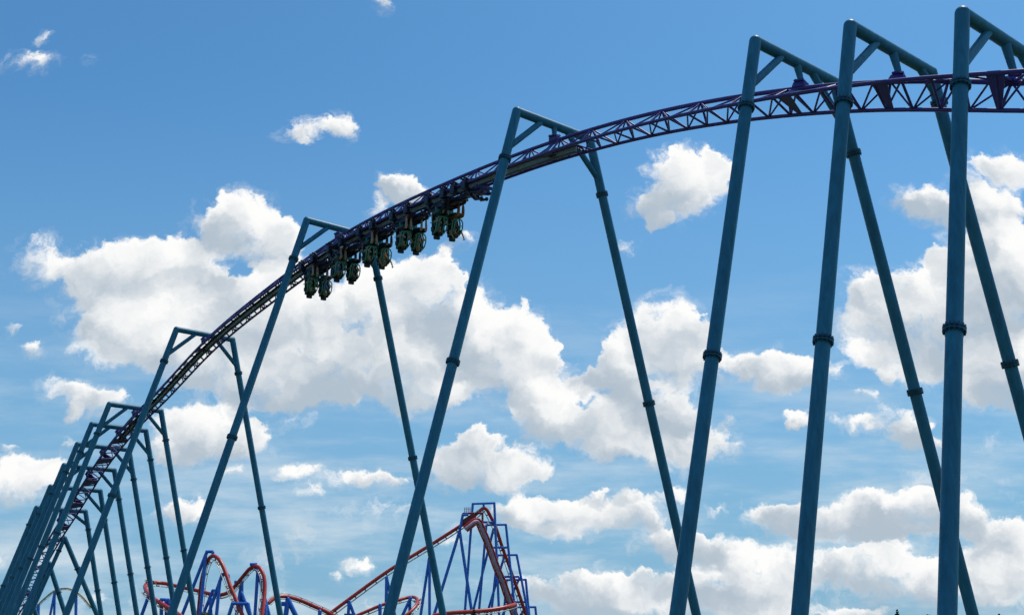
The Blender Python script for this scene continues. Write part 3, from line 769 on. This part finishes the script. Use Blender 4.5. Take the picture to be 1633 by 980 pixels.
red_track('return_track', 'dark red double track dropping steeply left of the summit track',
 [(742, 843, 231), (754, 833.5, 231.5), (759, 830.5, 232), (764, 833, 232.3), (769, 845, 232.8), (777, 863, 233.5), (785, 885, 234.5), (791, 902, 235), (802, 928, 236.5), (808, 946, 237.5), (815, 964, 238.5), (824, 990, 240)], 0, .42, .60, spine=PINK, railm=RED, rr=.20)
red_track('low_track', 'short red track running level at the foot of the blue lift frames',
 [(690, 981, 222), (720, 976.5, 222), (760, 974, 222.5), (790, 970.5, 224), (810, 966.5, 226), (822, 963, 229)], 1, .42, .66)
red_track('helix_track', 'red helix curling at the foot of the lift between two teal columns',
 [(540, 997, 214), (562, 984, 214), (580, 976, 214.5), (610, 963.5, 215.5), (637, 955.5, 217), (650, 952, 218), (658, 951, 218), (664, 953, 216.5), (666.3, 958, 214), (663.5, 964.5, 212), (657, 972, 210.5), (648, 980, 209.5), (636, 989, 209)], [(0, 0), (.60, 0), (.74, 180), (1, 180)], .31, .62)
red_track('hill_track', 'red track arching over a low hill left of the lift',
 [(428, 961, 206), (437, 953.5, 207), (448, 950, 208), (460, 951, 209), (479, 956.5, 211), (501, 966, 213), (517.6, 973.2, 215), (526, 977.5, 216), (545, 988, 218)], 0, .36, .52)
red_track('double_hill_track', 'long red track curling round at the far left and rising over a rounded hill',
 [(300, 990, 182), (283, 977.5, 183), (269, 968.8, 184), (258, 962, 185.5), (247.8, 955.5, 187), (238, 946.8, 190), (232.5, 939, 193), (231.3, 933.5, 196), (235.5, 929.5, 200), (246.7, 928, 203), (258, 929, 204), (269, 930.5, 204), (281, 933.6, 204), (296, 937, 203),
  (311, 940, 202), (326, 943.8, 201), (338, 946.8, 200), (350.6, 947.9, 199.5), (361, 945.3, 199), (369, 940.2, 198.5), (377, 931, 198), (386.3, 919.8, 197.5), (396.5, 907.6, 197), (404.7, 902.5, 196.5), (411.8, 903.2, 196), (417, 908.6, 195.5), (420.7, 917.8, 195), (422.2, 929, 194.5), (422.2, 941, 194), (421, 956.5, 193), (419, 972, 192), (416, 990, 191)], [(0, 180), (.22, 180), (.30, 0), (1, 0)], .34, .60)
red_track('loop_track', 'red track standing up in a tall narrow loop above the trees',
 [(315, 990, 196), (317.5, 965, 195.5), (319, 948, 195), (321, 929, 194.5), (324, 913.7, 194), (328, 899.4, 193.3), (333.3, 890, 192.7), (339.4, 885.5, 192), (345.5, 887.7, 191.3), (351.6, 894.3, 190.6), (356.7, 904.5, 190), (362.9, 920.8, 189.2), (367, 933, 188.6), (373, 947.3, 188), (378, 959.6, 187.5), (383, 971.8, 187), (388.5, 984, 186.5)], 1, .33, .66)
red_track('tan_track', 'thin tan track arching low behind the left columns',
 [(40, 990, 300), (57, 968.8, 300), (65.3, 958.6, 300), (75.5, 949.4, 300), (85.7, 941.7, 300), (94.9, 938.2, 300), (104, 937, 300), (113.3, 938.7, 300), (124, 944, 300), (134, 953, 300), (146, 968, 300)], 1, .20, .34, .4, TAN, 3, 'coaster track', None, TAN)

def blue_support(label, d, legs, beams=(), r=.26, name='lattice_support', rb=None):
    x, y = legs[0][0]
    p0 = at(x, y, d); b0 = V((p0.x, p0.y, 0))
    t_ = thing(name, label, 'coaster support', b0, 'blue supports of the far red coaster')
    for a_, b_, dd in legs:
        A_, B_ = at(*a_, d), at(*b_, d); dr = (B_ - A_); dr = dr / -dr.z
        bot = A_ + dr * A_.z; bot.y += dd
        MB().tube([A_, bot], r, 10).ball(A_, r, 10, 6).build('leg', BLUE, t_)
    for q in beams:
        MB().tube([at(*q[0], d), at(*q[1], d)], rb or r * .9, 10).build('crossbeam', BLUE, t_)
    return t_
blue_support('tallest blue frame, standing over the summit of the red lift', 236, [((754, 802.7), (741, 980), 0), ((788.3, 801.5), (796, 980), 0)], [((754, 802.7), (788.3, 801.5)), ((752, 832), (787, 832)), ((771, 802), (771.5, 808))], .27)
blue_support('second tallest blue frame, one step right of the summit', 239, [((775.6, 836.4), (764, 972), 0), ((806.7, 835.8), (822, 980), 0), ((787, 843), (754.7, 970), 3)], [((775.6, 836.4), (806.7, 835.8)), ((781, 872.3), (808.5, 872.3))], .27)
blue_support('third blue frame stepping down the red drop', 242, [((793.3, 884.6), (784, 972), 0), ((824, 884), (842.5, 980), 0), ((805, 884), (778, 972), 3)], [((793.3, 884.6), (824, 884)), ((790, 918.8), (828, 918.8))], .27)
blue_support('fourth blue frame stepping down the red drop', 244.5, [((807.8, 924), (804.5, 966), 0), ((838.4, 923.4), (844, 980), 0), ((828.5, 921), (817, 946), 2)], [((807.8, 924), (838.4, 923.4)), ((806, 959), (840, 959))], .27)
blue_support('lowest blue frame at the right foot of the red drop', 246.5, [((823, 967.3), (822.5, 980), 0), ((853.7, 967), (855, 980), 0), ((838, 967), (829, 982), 2)], [((823, 967.3), (853.7, 967))], .27)
blue_support('blue A-frame carrying the upper end of the red lift', 233.5, [((733, 846), (692.3, 979.4), 0), ((733, 846), (753, 979), 0)], [((733, 846), (738, 820.5)), ((738, 820.5), (747, 820))], .32)
blue_support('slim blue A-frame under the middle of the red lift, behind a teal column', 233, [((684.5, 889), (671, 979), 0), ((685, 889), (686, 979), -3)], (), .30)
blue_support('blue support of the red lift half hidden by a teal column', 231, [((616.5, 920), (615.3, 980), 0), ((616.5, 920), (629, 980), 2)], (), .32)
blue_support('short blue A-frame under the lower part of the red lift', 229.5, [((556.8, 958.6), (555.3, 980), 0), ((556.8, 958.6), (564.5, 980), 1)], [((549, 979.5), (567, 979.5))], .32)
blue_support('blue A-frame inside the small red helix', 217, [((655, 952.5), (642, 980), 0), ((653.6, 953), (653.2, 975), 2)], (), .30)
blue_support('single blue post under the red track left of the small helix', 214, [((606.2, 964), (606, 980), 0)], (), .34, 'support_post')
blue_support('blue A-frame under the crest of the low red hill', 208.5, [((459, 955), (455.8, 980), 0), ((459, 955), (470.5, 980), 2)], [((449, 962), (457, 962))], .46)
blue_support('single blue post under the falling red track left of the lift', 213, [((510, 974), (509.8, 981), 0)], (), .36, 'support_post')
blue_support('leaning blue post at the far left curl of the red track', 191, [((236.5, 950.5), (225, 980), 1)], (), .30, 'support_post')
blue_support('small blue frame above the lower end of the left red curl', 186, [((257.3, 955), (257.3, 962), 0), ((265, 955.5), (264, 980), 2), ((269.3, 955.8), (273, 976), 0)], [((257.3, 955), (269.3, 955.8))], .30)
blue_support('tall leaning blue support hooked over the top of the red loop', 192.5, [((330, 878.8), (287, 980), 2), ((328, 884), (320.6, 980), -1)], [((330, 878.8), (340, 878.8)), ((339.6, 878.8), (339.4, 884))], .29)
blue_support('leaning blue support hooked onto the falling side of the red loop', 189.8, [((354.3, 915.5), (330.5, 980), 1), ((350.5, 926), (346.3, 980), -1)], [((354.3, 915.5), (364, 915.7)), ((364, 915.7), (364.5, 921))], .29)
blue_support('short leaning blue support under the dip between loop and hill', 199, [((339.4, 940.7), (322.5, 980), 1), ((335.3, 951), (337, 980), -1)], [((339.4, 940.7), (348, 941))], .29)
blue_support('wide low blue frame straddling the foot of the red loop', 187, [((371, 961.3), (364.5, 982), 0), ((395.3, 961.8), (399.5, 982), 0)], [((371, 961.3), (395.3, 961.8))], .30)
blue_support('blue three-legged support under the rising side of the red hill', 199, [((386, 926.5), (377, 980), 0), ((385.6, 927), (383.5, 975), 2), ((385.2, 945), (393.5, 966), -1)], [((374, 927.2), (386, 927.5))], .32)
blue_support('blue A-frame under the crest of the rounded red hill, small platform on top', 196.5, [((411, 910), (406.6, 980), 0), ((411.5, 911), (428.3, 980), 1)], [((398.8, 899), (409.8, 899)), ((404, 899.3), (410.5, 910.5))], .29)
blue_support('stout blue post hard against the right side of the rounded red hill', 193, [((421, 964), (421.5, 982), 0)], (), .55, 'support_post')
blue_support('pair of thin blue legs under the rising tan track', 300, [((87.3, 943), (80, 980), 0), ((87.3, 943), (84.8, 980), 2)], (), .32)
blue_support('thin blue post at the falling end of the tan track', 300, [((121.3, 944), (121, 980), 0)], (), .40, 'support_post')
blue_support('thin blue post at the low left end of the tan track', 300, [((61.3, 964), (61, 982), 0)], (), .40, 'support_post')
# summit machinery
d_ = 234.8
su = thing('summit_platform', 'dark red maintenance platform with railing at the top of the lift', 'platform', V((at(755, 830, d_).x, at(755, 830, d_).y, 0)))
MB().tube([at(738, 818, d_), at(769.5, 817.6, d_)], .22, 8).tube([at(769.5, 817.6, d_), at(769.5, 842, d_)], .22, 8).tube([at(738, 818, d_), at(736, 830, d_)], .2, 8).build('hoist_frame', REDD, su)
mb = MB()
for yy in (809, 811.5, 814): mb.tube([at(740, yy, d_), at(750.5, yy, d_)], .05, 6)
for xx in (741, 744.3, 747.6, 750): mb.tube([at(xx, 808.3, d_), at(xx, 818, d_)], .06, 6)
mb.build('railing', PINK, su)
X_, Y_, Z_ = V((1, 0, 0)), V((0, 1, 0)), V((0, 0, 1))
dr = (at(757, 820, d_) - at(740, 831, d_)).normalized(); nn = dr.cross(Y_)
MB().box(at(748, 826.5, d_), dr * 1.5, Y_ * .8, nn * .5, .05).build('motor_housing', REDD, su)
MB().box(at(757.5, 816.8, d_), dr * .9, Y_ * .5, nn * .10).build('walkway', WHITE, su)
d2 = (at(779.5, 831, d_) - at(771, 840.5, d_)).normalized()
MB().box(at(775, 836, d_), d2 * .95, Y_ * .3, d2.cross(Y_) * .12).build('access_ramp', WHITE, su)

# ------------------------------------------------------------------ trees whose tops reach the lower edge
def leafmat(name, a, b_):
    m = bpy.data.materials.new(name); m.use_nodes = True; t_ = m.node_tree; b = t_.nodes['Principled BSDF']
    b.inputs['Roughness'].default_value = .6
    g_ = t_.nodes.new('ShaderNodeNewGeometry'); r_ = t_.nodes.new('ShaderNodeValToRGB')
    r_.color_ramp.elements[0].color = a + (1,); r_.color_ramp.elements[1].color = b_ + (1,)
    t_.links.new(g_.outputs['Random Per Island'], r_.inputs[0]); t_.links.new(r_.outputs[0], b.inputs['Base Color'])
    if 'Transmission Weight' in b.inputs: b.inputs['Subsurface Weight'].default_value = .0
    return m
LEAF = leafmat('leaf_green', (.03, .07, .015), (.10, .17, .04)); LEAF2 = leafmat('leaf_yellow_green', (.05, .10, .02), (.15, .21, .05)); NEED = leafmat('needle_dark', (.008, .022, .010), (.03, .055, .02))
def tree(name, label, x, ytop, d, wide, kind, lm, seed):
    rnd = random.Random(seed); p = at(x, ytop, d); H = p.z; b0 = V((p.x, p.y, 0))
    t_ = thing(name, label, 'tree', b0, 'trees along the foot of the red coaster')
    tr_ = MB()
    tr_.tube([b0, b0 + V((.05, 0, H * .35)), b0 + V((-.04, .05, H * (.6 if kind else .95)))], [.03 * H, .022 * H, .008 * H], 10)
    cr_ = MB()
    def leaf(c, s_):
        a_ = V((rnd.gauss(0, 1), rnd.gauss(0, 1), rnd.gauss(0, 1))).normalized(); b_ = a_.orthogonal().normalized() * s_; c_ = a_.cross(b_).normalized() * s_ * .6
        cr_.add([c - b_, c + c_, c + b_, c - c_], [(0, 1, 2, 3)])
    if kind:
        for k in range(16):
            an = rnd.uniform(0, 6.28); rr = wide * .36 * math.sqrt(rnd.random()); z = H * rnd.uniform(.45, .88)
            c = b0 + V((math.cos(an) * rr, math.sin(an) * rr, z)); R_ = wide * rnd.uniform(.14, .24)
            tr_.tube([b0 + V((0, 0, H * .29)), (b0 + V((0, 0, H * .4))).lerp(c, .6), c], [.012 * H, .008 * H, .003 * H], 6)
            for _ in range(260):
                v_ = V((rnd.gauss(0, 1), rnd.gauss(0, 1), rnd.gauss(0, 1))).normalized() * R_ * rnd.random() ** .4
                v_.z *= .75
                q = c + v_
                if q.z < H: leaf(q, rnd.uniform(.10, .20))
    else:
        for k in range(26):
            f = k / 25; z = H * (.12 + .86 * f); R_ = wide * .5 * (1 - f) ** .8 + .08
            for _ in range(int(30 + 90 * (1 - f))):
                an = rnd.uniform(0, 6.28); rr = R_ * math.sqrt(rnd.random()) * (.75 + .25 * math.sin(an * 5 + k))
                leaf(b0 + V((math.cos(an) * rr, math.sin(an) * rr, z - rr * .25)), rnd.uniform(.10, .2))
    tr_.build('trunk', BARK, t_); cr_.build('crown', lm, t_)
tree('broadleaf_tree', 'green tree top under the tall red loop', 340, 972, 175, 4.6, 1, LEAF, 1)
tree('broadleaf_tree', 'yellow-green tree top at the foot of the wide low blue frame', 369, 974.5, 178, 2.4, 1, LEAF2, 2)
tree('broadleaf_tree', 'green tree top left of the foot of the rounded red hill', 411, 974.5, 180, 2.6, 1, LEAF2, 3)
tree('broadleaf_tree', 'small green tree top right of the foot of the rounded red hill', 431, 976.5, 180, 2.0, 1, LEAF, 4)
tree('broadleaf_tree', 'bushy green tree top beside the column second from the right', 1486, 974.5, 150, 5.0, 1, LEAF, 5)
tree('conifer_tree', 'dark conifer tip in front of the red lift frames', 756, 967.5, 170, 2.9, 0, NEED, 6)
tree('conifer_tree', 'dark conifer tip alone in the gap between the two right-hand columns', 1430, 970.5, 150, 2.8, 0, NEED, 7)
tree('conifer_tree', 'dark conifer tip at the far lower right', 1593, 977.3, 150, 3.2, 0, NEED, 8)
